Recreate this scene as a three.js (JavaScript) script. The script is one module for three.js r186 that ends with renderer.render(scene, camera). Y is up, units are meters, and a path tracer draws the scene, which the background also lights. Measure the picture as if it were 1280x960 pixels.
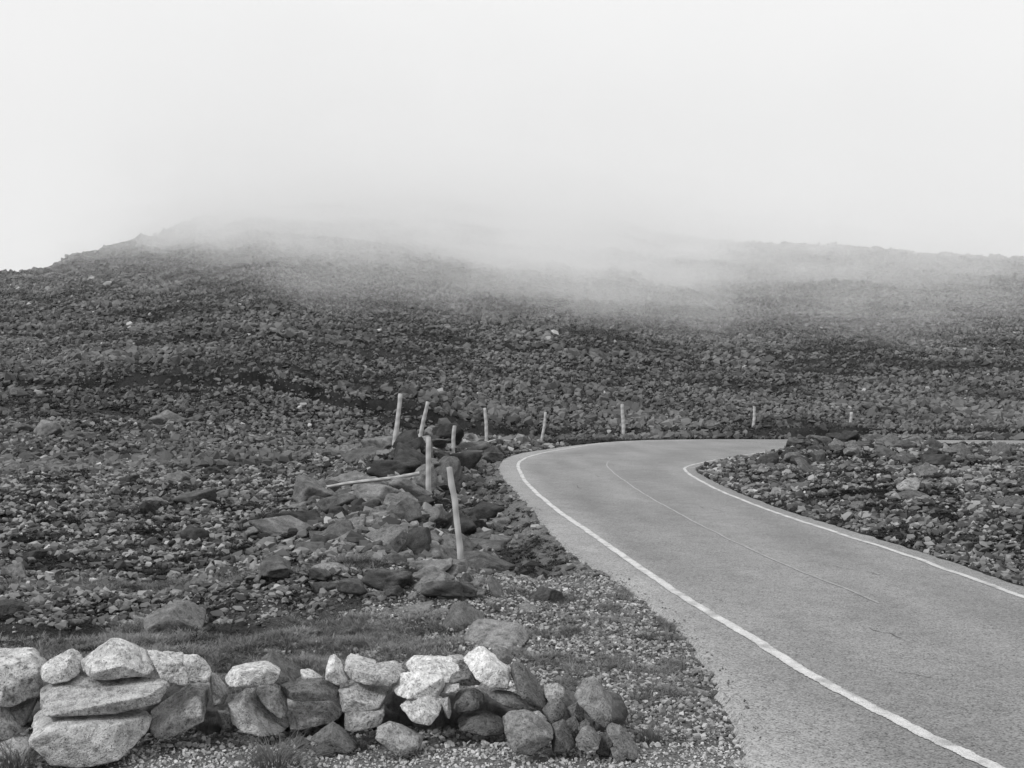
import * as THREE from 'three';
import { createNoise2D, createNoise3D } from 'simplex-noise';
import { mergeVertices, mergeGeometries } from 'three/addons/utils/BufferGeometryUtils.js';
import { ConvexGeometry } from 'three/addons/geometries/ConvexGeometry.js';

// ---------------------------------------------------------------- camera, sky, sun, exposure
const F = 1522, EYE = 2.6, HORIZON = 500;            // focal length and horizon in the photograph's pixels, eye height in metres
const scene = new THREE.Scene();
const camera = new THREE.PerspectiveCamera(2 * Math.atan(480 / F) * 180 / Math.PI, 4 / 3, 0.1, 4000);
camera.position.set(0, EYE, 0);
camera.lookAt(0, EYE, -10);
camera.setViewOffset(1280, 960, 0, 480 - HORIZON, 1280, 960);
camera.updateProjectionMatrix();

const renderer = new THREE.WebGLRenderer({ antialias: true });
renderer.setSize(1024, 768);
renderer.toneMapping = THREE.LinearToneMapping;
renderer.toneMappingExposure = 1.0;
renderer.shadowMap.enabled = true;

{ // an overcast sky: white cloud, brighter overhead as such skies are
  const W = 256, H = 128, data = new Float32Array(W * H * 4), n3 = createNoise3D(() => 0.37);
  for (let j = 0; j < H; j++) for (let i = 0; i < W; i++) {
    const el = (j + 0.5) / H * Math.PI - Math.PI / 2, az = (i + 0.5) / W * 2 * Math.PI;
    const x = Math.cos(el) * Math.cos(az), y = Math.sin(el), z = Math.cos(el) * Math.sin(az);
    const cloud = 0.018 * n3(x * 2.2, y * 5, z * 2.2) + 0.008 * n3(x * 6, y * 14, z * 6);
    const v = (y > 0 ? 0.85 + 0.62 * y * y : 0.85) + cloud, k = (j * W + i) * 4;
    data[k] = v; data[k + 1] = v; data[k + 2] = v; data[k + 3] = 1;
  }
  const sky = new THREE.DataTexture(data, W, H, THREE.RGBAFormat, THREE.FloatType);
  sky.mapping = THREE.EquirectangularReflectionMapping; sky.magFilter = THREE.LinearFilter; sky.needsUpdate = true;
  scene.background = sky; scene.environment = sky;
}
const sun = new THREE.DirectionalLight(0xffffff, 2.2);
sun.position.set(-80, 80, 30); sun.target.position.set(0, 0, -30);
sun.castShadow = true; sun.shadow.radius = 20;
Object.assign(sun.shadow.camera, { left: -120, right: 120, top: 120, bottom: -120, near: 1, far: 400 });
sun.shadow.mapSize.set(4096, 4096);
scene.add(sun, sun.target);
scene.fog = new THREE.FogExp2(0xffffff, 0.00006);

// ---------------------------------------------------------------- helpers
function rng(seed) { let a = seed >>> 0; return () => { a = (a + 0x6D2B79F5) | 0; let t = Math.imul(a ^ (a >>> 15), 1 | a); t = (t + Math.imul(t ^ (t >>> 7), 61 | t)) ^ t; return ((t ^ (t >>> 14)) >>> 0) / 4294967296; }; }
const N2 = createNoise2D(rng(11)), N3 = createNoise3D(rng(12));
const clamp = (x, a, b) => Math.min(b, Math.max(a, x)), lerp = (a, b, t) => a + (b - a) * t;
const smooth = (a, b, x) => { const t = clamp((x - a) / (b - a), 0, 1); return t * t * (3 - 2 * t); };
const fbm2 = (x, y, o = 4) => { let s = 0, a = 0.5; for (let i = 0; i < o; i++) { s += a * N2(x + i * 17.3, y - i * 9.1); x *= 2.03; y *= 2.03; a *= 0.5; } return s; };
const fbm3 = (x, y, z, o = 4) => { let s = 0, a = 0.5; for (let i = 0; i < o; i++) { s += a * N3(x + i * 7.7, y - i * 3.1, z + i * 5.9); x *= 2.03; y *= 2.03; z *= 2.03; a *= 0.5; } return s; };
function table(pts) { return x => { if (x <= pts[0][0]) return pts[0][1]; for (let i = 1; i < pts.length; i++) if (x <= pts[i][0]) { const t = (x - pts[i - 1][0]) / (pts[i][0] - pts[i - 1][0]); return lerp(pts[i - 1][1], pts[i][1], t * t * (3 - 2 * t)); } return pts[pts.length - 1][1]; }; }
const taken = new Map();
function numbered(name) { const n = taken.get(name) || 0; taken.set(name, n + 1); return n ? `${name}_${String(n).padStart(3, '0')}` : name; }
function shadows(o) { o.traverse(m => { if (m.isMesh) { m.castShadow = true; m.receiveShadow = true; } }); return o; }
function thing(o, name, label, category, group) { o.name = numbered(name); o.userData.label = label; o.userData.category = category; if (group) o.userData.group = group; scene.add(shadows(o)); return o; }
function setting(o, name, kind, label, category) { o.name = name; o.userData.kind = kind; o.userData.label = label; o.userData.category = category; scene.add(shadows(o)); return o; }

function speckle(size, seed, { base = 0.8, fine = 0.2, mid = 0.1, dots = 0, dark = 0 }) {   // tileable grain of matter, grey
  const r = rng(seed), f = new Float32Array(size * size);
  const layer = (cells, amp) => {
    const g = Float32Array.from({ length: cells * cells }, () => r() * 2 - 1), s = cells / size;
    for (let j = 0; j < size; j++) for (let i = 0; i < size; i++) {
      const x = i * s, y = j * s, x0 = Math.floor(x), y0 = Math.floor(y), tx = x - x0, ty = y - y0, x1 = (x0 + 1) % cells, y1 = (y0 + 1) % cells;
      f[j * size + i] += amp * lerp(lerp(g[y0 * cells + x0], g[y0 * cells + x1], tx), lerp(g[y1 * cells + x0], g[y1 * cells + x1], tx), ty);
    }
  };
  f.fill(base);
  layer(size / 2, fine); layer(size / 4, fine); layer(size / 8, mid); layer(size / 32, mid); layer(size / 64, mid * 0.6);
  for (let k = 0; k < dots + dark; k++) {
    const cx = Math.floor(r() * size), cy = Math.floor(r() * size), rad = 0.7 + r() * 1.5, v = k < dots ? 0.12 + 0.2 * r() : -0.2 - 0.25 * r();
    for (let y = -3; y <= 3; y++) for (let x = -3; x <= 3; x++) if (x * x + y * y < rad * rad) f[((cy + y + size) % size) * size + (cx + x + size) % size] += v;
  }
  const d = new Uint8Array(size * size * 4);
  for (let k = 0; k < size * size; k++) { const v = clamp(f[k], 0.02, 1) * 255; d[4 * k] = d[4 * k + 1] = d[4 * k + 2] = v; d[4 * k + 3] = 255; }
  const t = new THREE.DataTexture(d, size, size); t.wrapS = t.wrapT = THREE.RepeatWrapping; t.magFilter = THREE.LinearFilter; t.minFilter = THREE.LinearMipmapLinearFilter; t.generateMipmaps = true; t.needsUpdate = true; return t;
}
const grainRock = speckle(512, 21, { base: 0.76, fine: 0.16, mid: 0.14, dots: 1500, dark: 2600 });
const grainAsphalt = speckle(1024, 22, { base: 0.7, fine: 0.26, mid: 0.06, dots: 26000, dark: 22000 });
const grainSoil = speckle(512, 23, { base: 0.66, fine: 0.25, mid: 0.14, dots: 2500, dark: 2500 });
const grainPaint = speckle(512, 24, { base: 0.84, fine: 0.14, mid: 0.1, dots: 0, dark: 5200 });
const rockMat = new THREE.MeshPhysicalMaterial({ specularIntensity: 0.3, map: grainRock, bumpMap: grainRock, bumpScale: 0.012, roughness: 0.92, vertexColors: true });
const rubbleMat = new THREE.MeshPhysicalMaterial({ specularIntensity: 0.15, roughness: 0.95 });
const soilMat = new THREE.MeshPhysicalMaterial({ specularIntensity: 0.1, map: grainSoil, bumpMap: grainSoil, bumpScale: 0.02, roughness: 1, vertexColors: true });
const asphaltMat = new THREE.MeshStandardMaterial({ map: grainAsphalt, bumpMap: grainAsphalt, bumpScale: 0.004, roughness: 0.88, vertexColors: true });
const paintMat = new THREE.MeshStandardMaterial({ map: grainPaint, roughness: 0.8, vertexColors: true });

// ---------------------------------------------------------------- road plan (distance ahead, sideways), metres
const PAIRS = [
  [-15, 3, -15, 11], [0, 2, 0, 8.8], [8.6, 1.72, 9, 7.7], [11, 1.91, 11.5, 7.5], [13.9, 1.94, 14.5, 7.25], [16.5, 1.68, 17, 7.12], [20.3, 1.15, 20.5, 7.0], [24.4, 0.8, 24.5, 6.72],
  [28.3, 0.6, 28.5, 6.48], [35.3, 0.13, 35, 6.36], [42, -0.3, 40.4, 6.5], [46.5, -0.46, 44, 6.7], [50.5, -0.42, 47, 7.1], [55.7, -0.1, 51, 8.5], [60, 0.6, 55, 10.3], [64.5, 1.9, 59, 12.2],
  [69, 3.4, 62.5, 14.2], [73.5, 5.1, 65.5, 16.5], [77.5, 7.4, 67.8, 19], [80, 10.5, 69.3, 21.5], [80.6, 14, 70.2, 24], [80, 20, 70.6, 27.5], [79, 28, 70.4, 32], [77, 38, 68.5, 40], [70, 50, 62, 48], [55, 60, 50, 53]];
const curve = pts => new THREE.CatmullRomCurve3(pts.map(([d, x]) => new THREE.Vector3(x, 0, -d)), false, 'centripetal');
const leftCurve = curve(PAIRS.map(p => [p[0], p[1]])), rightCurve = curve(PAIRS.map(p => [p[2], p[3]]));
const ROWS = 900, leftEdge = [], rightEdge = [];
for (let i = 0; i <= ROWS; i++) { leftEdge.push(leftCurve.getPoint(i / ROWS)); rightEdge.push(rightCurve.getPoint(i / ROWS)); }
for (const p of leftEdge) { const w = fbm2(p.z * 0.9, 3.3, 3); p.x += 0.11 * w + 0.05 * N2(p.z * 3.1, 5); }
for (const p of rightEdge) p.x += 0.08 * fbm2(p.z * 0.8, 7.3, 3);
const outline = [...leftEdge.filter((_, i) => i % 9 === 0), ...rightEdge.filter((_, i) => i % 9 === 0).reverse()].map(p => [p.x, -p.z]);
const nLeft = leftEdge.filter((_, i) => i % 9 === 0).length;
function roadSide(x, d) {   // signed distance to the asphalt (negative inside), and which edge is nearer
  let inside = false, best = 1e9, side = 0, along = 0;
  for (let i = 0, j = outline.length - 1; i < outline.length; j = i++) {
    const [ax, ay] = outline[j], [bx, by] = outline[i];
    if ((ay > d) !== (by > d) && x < (bx - ax) * (d - ay) / (by - ay) + ax) inside = !inside;
    const ex = bx - ax, ey = by - ay, t = clamp(((x - ax) * ex + (d - ay) * ey) / (ex * ex + ey * ey + 1e-9), 0, 1), q = (x - ax - t * ex) ** 2 + (d - ay - t * ey) ** 2;
    if (q < best) { best = q; side = i < nLeft && i > 0 ? -1 : 1; along = i + t; }
  }
  return { s: (inside ? -1 : 1) * Math.sqrt(best), side, along };
}

// ---------------------------------------------------------------- lie of the land
const ridgeY = table([[-400, 400], [-100, 352], [0, 345], [48, 342], [100, 320], [180, 300], [250, 276], [330, 261], [480, 252], [640, 258], [760, 276], [840, 297], [950, 307], [1050, 310], [1170, 320], [1280, 325], [1500, 335], [1900, 380]]);
const ridgeD = table([[-400, 200], [0, 290], [100, 330], [300, 480], [520, 640], [800, 680], [1000, 620], [1280, 560], [1700, 420]]);
const footD = table([[-400, 48], [0, 56], [300, 60], [480, 72], [640, 86], [1280, 86], [1700, 80]]);
const bankDepth = table([[-20, 0], [16.5, 0], [21, 0.5], [30, 0.75], [48, 0.7], [56, 0.4], [66, 0.1], [70, 0]]);
const bermHeight = table([[0, 0], [14, 0], [18, 0.3], [30, 0.35], [38, 0.6], [46, 1.0], [56, 0.75], [66, 0.35], [76, 0]]);
function heightAt(x, d) {
  const { s, side, along } = roadSide(x, d);
  if (s < 0.02) return -0.09;
  let h;
  const rough = smooth(0.3, 2.5, s);
  if (side < 0 && d < 84) {
    const rib = 0.8 * N2(along * 1.1, s * 0.35) + 0.3 * N2(along * 2.7, s * 0.6);
    const bank = bankDepth(d);
    h = -0.03 - bank * smooth(0.0, 1.3, s + 0.25 * rib * bank) * (1 - 0.75 * smooth(1.8, 3.2, s));
    h += bank * 0.22 * rib * smooth(0, 0.4, s) * (1 - smooth(1.4, 2.6, s));
    h += bermHeight(d) * Math.exp(-(((s - 3.6) / 1.9) ** 2)) * (1 + 0.35 * N2(x * 0.5, d * 0.35));
    const field = smooth(3.5, 8, s) * smooth(11, 14, d);
    h += field * (-0.12 + 0.16 * fbm2(x * 0.12, d * 0.12, 3));
    h += 0.12 * smooth(15.0, 15.7, d + 0.5 * N2(x * 0.3, 4)) * (1 - smooth(16.4, 17.2, d)) * smooth(-1.5, -3.5, x);
  } else {
    h = -0.03 + 0.3 * smooth(0.1, 4, s) * (d < 84 ? 1 - 0.8 * smooth(38, 46, d) : 2) + 0.18 * fbm2(x * 0.15 + 9, d * 0.15, 3) * rough;
    if (d < 84) {
      h += 0.75 * Math.exp(-(((x - 14.6) / 3.6) ** 2) - (((d - 53) / 5.5) ** 2)) * smooth(0.2, 3.5, s);
      h += 0.12 * Math.exp(-(((x - 23) / 4.5) ** 2) - (((d - 55) / 6) ** 2));
    }
  }
  h += rough * (d < 11.5 && side < 0 ? 0.25 : 1) * (0.15 * fbm2(x * 0.8, d * 0.8, 4));
  if (d > 40) {
    const u = 640 + x / d * F, d0 = footD(u), D = ridgeD(u), top = (HORIZON - ridgeY(u)) / F * D + EYE, t = (d - d0) / (D - d0);
    if (t > 0) {
      const k = t < 1 ? 0.8 * t + 0.2 * t * t : 1 - 0.6 * (t - 1) * (t - 1);
      const roll = fbm2(x * 0.012 + 3, d * 0.012, 4) * 0.007 * d * smooth(0, 0.12, t) * (1 - smooth(0.75, 1, t)) + fbm2(x * 0.09, d * 0.09, 3) * 0.003 * d;
      h += Math.max(-5, top * k) + roll * smooth(0, 0.06, t);
    }
  }
  return h;
}
function grow(from, to, step, rate, free) { const a = [from]; let v = from; while (v < to) { v += step + rate * Math.max(0, Math.abs(v) - free); a.push(Math.min(v, to)); } return a; }
const half = grow(0, 900, 0.17, 0.021, 7), xs = [...half.slice(1).reverse().map(v => -v), ...half];
const ds = [-60, -40, -25, -16, -10, ...grow(-6, 1150, 0.17, 0.0105, 12)];
const heights = new Float32Array(xs.length * ds.length);
{
  const P = new Float32Array(heights.length * 3), UV = new Float32Array(heights.length * 2), C = new Float32Array(heights.length * 3), idx = [];
  ds.forEach((d, j) => xs.forEach((x, i) => {
    const k = j * xs.length + i, h = heights[k] = heightAt(x, d);
    P.set([x, h, -d], 3 * k); UV.set([x / 1.7, d / 1.7], 2 * k);
    const moss = smooth(-0.1, 0.35, fbm2(x * 0.35 + 40, d * 0.35, 4)), big = fbm2(x * 0.02, d * 0.02, 3);
    let v = lerp(0.042, 0.016, moss) * (1 + 0.35 * big);
    if (d < 18 && x > -4.5) v = lerp(v, 0.13, smooth(18, 13, d + 1.5 * N2(x, d * 0.7)) * smooth(-4.5, -1.5, x + N2(x * 0.8, d)));
    if (d < 9.2) v = lerp(v, 0.22, 0.7);
    const bk = roadSide(x, d); if (bk.side < 0 && bk.s > 0 && bk.s < 1.6 && d > 17 && d < 70) v = lerp(v, 0.2, smooth(1.4, 0.3, bk.s));
    C.set([v, v, v], 3 * k);
    if (i && j) { const a = k - xs.length - 1, b = k - xs.length, c = k - 1; idx.push(a, b, c, b, k, c); }
  }));
  const g = new THREE.BufferGeometry();
  g.setAttribute('position', new THREE.BufferAttribute(P, 3)); g.setAttribute('uv', new THREE.BufferAttribute(UV, 2)); g.setAttribute('color', new THREE.BufferAttribute(C, 3));
  g.setIndex(idx); g.computeVertexNormals();
  setting(new THREE.Mesh(g, soilMat), 'terrain', 'structure', 'dark stony moorland rising to a foggy rounded hill', 'ground');
}
function cell(a, v) { let lo = 0, hi = a.length - 1; while (hi - lo > 1) { const m = (lo + hi) >> 1; if (a[m] <= v) lo = m; else hi = m; } return lo; }
function ground(x, d) {   // height of the terrain sheet itself
  const i = cell(xs, x), j = cell(ds, d), tx = clamp((x - xs[i]) / (xs[i + 1] - xs[i]), 0, 1), ty = clamp((d - ds[j]) / (ds[j + 1] - ds[j]), 0, 1), w = xs.length;
  return lerp(lerp(heights[j * w + i], heights[j * w + i + 1], tx), lerp(heights[(j + 1) * w + i], heights[(j + 1) * w + i + 1], tx), ty);
}
function standing(u, v, from = 7) { for (let d = from; d < 200; d += 0.05) { const x = (u - 640) / F * d; if (EYE - (v - HORIZON) / F * d <= ground(x, d)) return d; } return 200; }

// ---------------------------------------------------------------- asphalt and its painted lines
{
  const cols = 16, g = new THREE.BufferGeometry(), P = [], UV = [], C = [], idx = [];
  for (let i = 0; i <= ROWS; i++) for (let c = -1; c <= cols + 1; c++) {
    const t = clamp(c / cols, 0, 1), p = leftEdge[i].clone().lerp(rightEdge[i], t), skirt = c < 0 || c > cols;
    P.push(p.x + (c < 0 ? -0.13 : c > cols ? 0.1 : 0), skirt ? -0.13 : 0.012 * fbm2(p.x * 0.4, p.z * 0.4, 2), p.z); UV.push((p.x + (c < 0 ? -0.2 : c > cols ? 0.2 : 0)) / 4.3, p.z / 4.3);
    const track = 0.055 * Math.cos(t * Math.PI * 4) + 0.34 * fbm2(p.x * 0.6 + 20, p.z * 0.07, 4) + 0.12 * fbm2(p.x * 1.6, p.z * 0.9, 3), edge = 0.2 * (smooth(0.2, 0.06, t + 0.05 * N2(p.z * 0.4, 2)));
    const v = 0.248 * (1 + track + edge); C.push(v, v, v);
    if (i && c > -1) { const w = cols + 3, k = i * w + c + 1, a = k - w - 1, b = k - w; idx.push(a, b, k - 1, b, k, k - 1); }
  }
  g.setAttribute('position', new THREE.Float32BufferAttribute(P, 3)); g.setAttribute('uv', new THREE.Float32BufferAttribute(UV, 2)); g.setAttribute('color', new THREE.Float32BufferAttribute(C, 3));
  g.setIndex(idx); g.computeVertexNormals();
  const road = setting(new THREE.Mesh(g, asphaltMat), 'road', 'structure', 'pale worn asphalt mountain road curving round a bend', 'road');
  const line = (name, pts, width, tone, wear, seed) => {
    const c = curve(pts), n = Math.round(c.getLength() / 0.12), P = [], UV = [], C = [], idx = [];
    for (let i = 0; i <= n; i++) {
      const p = c.getPoint(i / n), q = c.getTangent(i / n), nx = -q.z, nz = q.x;
      for (let k = 0; k < 5; k++) {
        const o = (k / 4 - 0.5) * width * (1 + 0.14 * N2(i * 0.45, k < 2 ? seed : seed + 9)) + 0.012 * N2(i * 0.06, seed), x = p.x + nx * o, z = p.z + nz * o;
        P.push(x, 0.006 + 0.012 * fbm2(x * 0.4, z * 0.4, 2), z); UV.push(x / 0.9, z / 0.9);
        const ends = name === 'centre_line' ? smooth(0.03, 0.5, i / n) * smooth(1, 0.9, i / n) : 1, v = lerp(0.3, tone, ends) * (1 - wear * smooth(0.0, 0.6, fbm2(x * 3.1 + seed, z * 1.2, 4)) - 0.12 * (k === 0 || k === 4)); C.push(v, v, v);
        if (i && k) { const b = i * 5 + k; idx.push(b - 6, b - 1, b - 5, b - 5, b - 1, b); }
      }
    }
    const g = new THREE.BufferGeometry();
    g.setAttribute('position', new THREE.Float32BufferAttribute(P, 3)); g.setAttribute('uv', new THREE.Float32BufferAttribute(UV, 2)); g.setAttribute('color', new THREE.Float32BufferAttribute(C, 3));
    g.setIndex(idx); g.computeVertexNormals();
    const m = new THREE.Mesh(g, paintMat); m.name = name; road.add(shadows(m)); return m;
  };
  line('edge_line', [[-12, 7.2], [0, 4.95], [5, 4.05], [8.66, 3.39], [9.31, 3.24], [10.28, 3.04], [11.57, 2.81], [13.55, 2.58], [16.15, 2.25], [18, 2.07], [19.8, 1.9], [21.1, 1.78], [24.3, 1.48], [28, 1.13], [33, 0.76], [39.6, 0.4], [43.2, 0.32], [47, 0.24], [50.7, 0.3], [55.7, 0.75], [60, 1.55], [64.9, 2.9], [70, 4.4], [74.7, 6.1], [77.6, 8.2], [79, 10.8], [79.2, 14], [78.6, 20], [77.6, 28], [75.6, 37.6], [68.8, 49], [57, 56]], 0.135, 0.56, 0.42, 3);
  line('edge_line', PAIRS.map(p => { const dd = p[0] - p[2], dx = p[1] - p[3], l = Math.hypot(dd, dx), o = p[2] < 10 ? 0.9 : 0.4; return [p[2] + dd / l * o, p[3] + dx / l * o]; }), 0.115, 0.53, 0.45, 5);
  line('centre_line', [[15.6, 4.7], [16.6, 4.6], [18.75, 4.35], [22.4, 4.08], [28.5, 3.8], [34.3, 3.65], [40, 3.62], [44.5, 3.65], [48.9, 3.8], [52, 4.15]], 0.045, 0.36, 0.3, 7);
}

{
  const road = scene.getObjectByName('road'), tar = new THREE.MeshStandardMaterial({ color: new THREE.Color().setRGB(0.07, 0.07, 0.07), roughness: 1 }), r = rng(88);
  for (const [u, v, len, turn] of [[690, 640, 1.5, 0.5], [712, 655, 1.3, 0.7], [735, 612, 2.2, 0.4], [770, 598, 2.6, 0.3], [700, 600, 2, 0.5], [860, 690, 1.6, 0.9], [1010, 640, 2.2, 0.2], [905, 640, 1.8, 0.3], [955, 760, 0.9, 0.8], [1130, 800, 0.8, 0.6], [840, 590, 2.6, 0.2], [1190, 850, 0.6, 1.2], [800, 660, 1.1, 1.4], [1100, 720, 1.2, 0.2]]) {   // cracks in the asphalt
    const d = EYE * F / (v - HORIZON), x0 = (u - 640) / F * d, P = [], idx = [], n = 14; let a = turn + Math.PI / 2, x = 0, z = 0;
    for (let i = 0; i <= n; i++) { a += (r() - 0.5) * 1.1; a = lerp(a, turn + Math.PI / 2, 0.3); const w = 0.012 * Math.sin(Math.PI * clamp(i / n, 0.08, 0.92)) * (0.6 + 0.8 * r()), px = -Math.sin(a) * w, pz = Math.cos(a) * w, y = 0.005 + 0.012 * fbm2((x0 + x) * 0.4, (z - d) * 0.4, 2); P.push(x0 + x - px, y, z - d - pz, x0 + x + px, y, z - d + pz); x += Math.cos(a) * len / n; z -= Math.sin(a) * len / n; if (i) { const k = 2 * i; idx.push(k - 2, k - 1, k, k - 1, k + 1, k); } }
    const g = new THREE.BufferGeometry(); g.setAttribute('position', new THREE.Float32BufferAttribute(P, 3)); g.setIndex(idx); g.computeVertexNormals(); const m = new THREE.Mesh(g, tar); m.name = 'crack'; road.add(shadows(m));
  }
}

// ---------------------------------------------------------------- stones
const icoCache = new Map();
function ico(detail) { if (!icoCache.has(detail)) { let g = new THREE.IcosahedronGeometry(1, detail); g.deleteAttribute('uv'); g.deleteAttribute('normal'); icoCache.set(detail, mergeVertices(g, 1e-5)); } return icoCache.get(detail).clone(); }
function boxed(indexed, seed, size = 1) {   // grain laid on from the side each face looks to
  const g = indexed.toNonIndexed(), p = g.attributes.position, n = g.attributes.normal, UV = new Float32Array(p.count * 2);
  for (let i = 0; i < p.count; i += 3) {
    const a = Math.abs(n.getX(i) + n.getX(i + 1) + n.getX(i + 2)), b = Math.abs(n.getY(i) + n.getY(i + 1) + n.getY(i + 2)), c = Math.abs(n.getZ(i) + n.getZ(i + 1) + n.getZ(i + 2));
    for (let k = i; k < i + 3; k++) { const x = p.getX(k), y = p.getY(k), z = p.getZ(k), [s, t] = a > b && a > c ? [z, y] : b > c ? [x, z] : [x, y]; UV[2 * k] = s * size / 0.9 + seed * 0.37; UV[2 * k + 1] = t * size / 0.9 + seed * 0.19; }
  }
  g.setAttribute('uv', new THREE.BufferAttribute(UV, 2)); return g;
}
// a stone cut by planes {n, h} with worn edges; halfSize only spreads the mesh evenly
function cutStone(planes, halfSize, { detail = 10, wear = 16, bumps = 0.05, seed = 1, tone = 0.3, mottle = 0.4, lichen = 0.4, real = 1 }) {
  const g = ico(detail), p = g.attributes.position, v = new THREE.Vector3(), C = new Float32Array(p.count * 3), size = Math.cbrt(halfSize.x * halfSize.y * halfSize.z);
  for (let i = 0; i < p.count; i++) {
    v.fromBufferAttribute(p, i).multiply(halfSize).normalize();
    let s = 0; for (const { n, h } of planes) { const c = (n.x * v.x + n.y * v.y + n.z * v.z) / h; if (c > 0) s += Math.pow(c, wear); }
    let r = Math.pow(s, -1 / wear);
    const a = v.x * r / size, b = v.y * r / size, c = v.z * r / size, o = seed * 13.7;
    r *= 1 + bumps * (1.2 * fbm3(a * 1.3 + o, b * 1.3, c * 1.3, 3) + 0.45 * fbm3(a * 6, b * 6 + o, c * 6, 3) - 0.6 * smooth(0.35, 0.0, Math.abs(N3(a * 1.1, b * 1.1 + o, c * 1.1)) * 4));
    v.multiplyScalar(r); p.setXYZ(i, v.x, v.y, v.z);
    let t = tone * (1 + mottle * fbm3(a * 1.6, b * 1.6, c * 1.6 + o, 4));
    t *= 1 - lichen * smooth(0.12, 0.42, fbm3(a * 2.4 + o, b * 2.4, c * 2.4, 4));
    C[3 * i] = C[3 * i + 1] = C[3 * i + 2] = t;
  }
  g.setAttribute('color', new THREE.BufferAttribute(C, 3)); g.computeVertexNormals();
  return boxed(g, seed, real);
}
function looseStone(seed, opts = {}) {   // a boulder of unit half-size
  const r = rng(seed * 977 + 5), planes = [], n = opts.planes || 11;
  for (let i = 0; i < n; i++) {
    const y = 1 - 2 * (i + 0.5) / n, a = i * 2.39996 + r() * 1.2, q = Math.sqrt(1 - y * y), m = new THREE.Vector3(Math.cos(a) * q, y + (r() - 0.5) * 0.4, Math.sin(a) * q).normalize();
    planes.push({ n: m, h: (1.02 - (opts.vary || 0.4)) + (opts.vary || 0.4) * r() });
  }
  return cutStone(planes, new THREE.Vector3(1, 1, 1), { detail: 5, wear: 22, seed, ...opts });
}
function hull(pts) {
  pts = [...pts].sort((a, b) => a[0] - b[0] || a[1] - b[1]); const cr = (o, a, b) => (a[0] - o[0]) * (b[1] - o[1]) - (a[1] - o[1]) * (b[0] - o[0]), lo = [], up = [];
  for (const p of pts) { while (lo.length > 1 && cr(lo[lo.length - 2], lo[lo.length - 1], p) <= 0) lo.pop(); lo.push(p); }
  for (const p of pts.reverse()) { while (up.length > 1 && cr(up[up.length - 2], up[up.length - 1], p) <= 0) up.pop(); up.push(p); }
  return [...lo.slice(0, -1), ...up.slice(0, -1)];
}
let stoneSeed = 100;
// a stone of the outline seen in the photograph, at its own distance and with a real thickness
function shapedStone(px, d, { tone = 0.3, thick = 0.8, wear = 50, bumps = 0.035, ...rest } = {}) {
  const seed = ++stoneSeed, r = rng(seed * 31 + 7), us = px.map(p => p[0]), vs = px.map(p => p[1]);
  const cu = (Math.min(...us) + Math.max(...us)) / 2, cv = (Math.min(...vs) + Math.max(...vs)) / 2, k = d / F;
  const c = new THREE.Vector3((cu - 640) * k, EYE - (cv - HORIZON) * k, -d), w = (Math.max(...us) - Math.min(...us)) * k, h = (Math.max(...vs) - Math.min(...vs)) * k;
  const T = thick * clamp(Math.sqrt(w * h), 0.08, 1.4), pts = hull(px.map(([u, v]) => [(u - cu) * k, -(v - cv) * k]));
  const planes = [];
  pts.forEach((a, i) => {
    const b = pts[(i + 1) % pts.length], ex = b[0] - a[0], ey = b[1] - a[1], l = Math.hypot(ex, ey); if (l < 1e-4) return;
    const nx = ey / l, ny = -ex / l, dist = Math.max(0.02, nx * a[0] + ny * a[1]);
    const tilt = (ny > 0.45 ? 14 + 26 * r() : ny < -0.45 ? -6 - 16 * r() : -10 + 28 * r()) * Math.PI / 180, z0 = tilt > 0 ? -0.36 * T : 0.3 * T;
    planes.push({ n: new THREE.Vector3(nx * Math.cos(tilt), ny * Math.cos(tilt), Math.sin(tilt)), h: Math.max(0.45 * dist, dist * Math.cos(tilt) + z0 * Math.sin(tilt)) * 1.05 });
  });
  planes.push({ n: new THREE.Vector3(0.3 * (r() - 0.5), 0.1 + 0.25 * r(), 1).normalize(), h: T * 0.48 });
  planes.push({ n: new THREE.Vector3(0.7 * (r() < 0.5 ? -1 : 1), 0.5 * (r() - 0.4), 0.9).normalize(), h: T * 0.5 + 0.12 * w * r() });
  planes.push({ n: new THREE.Vector3(r() - 0.5, -0.6 + 0.5 * r(), 0.9).normalize(), h: T * 0.5 + 0.1 * h * r() });
  planes.push({ n: new THREE.Vector3(0, 0, -1), h: T * 0.5 }, { n: new THREE.Vector3(r() - 0.5, 0.5, -0.8).normalize(), h: T * 0.5 });
  const big = w / k, g = cutStone(planes, new THREE.Vector3(w / 2, h / 2, T / 2), { detail: big > 70 ? 30 : big > 35 ? 20 : 11, seed, tone, wear, bumps, ...rest });
  const m = new THREE.Mesh(g, rockMat), Z = new THREE.Vector3(0, EYE, 0).sub(c).normalize(), X = new THREE.Vector3(0, 1, 0).cross(Z).normalize(), Y = Z.clone().cross(X);
  m.quaternion.setFromRotationMatrix(new THREE.Matrix4().makeBasis(X, Y, Z)); m.position.copy(c);
  return m;
}
const inCrop = (x0, y0, s) => pts => pts.map(([x, y]) => [x0 + x / s, y0 + y / s]);
const cropA = inCrop(0, 780, 4.923), cropB = inCrop(240, 780, 4.923), cropC = inCrop(460, 780, 4.923), cropD = inCrop(640, 780, 4.267), cropE = inCrop(360, 640, 3.5556), cropG = inCrop(900, 520, 3.368), cropH = inCrop(0, 640, 3.5556);

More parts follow.
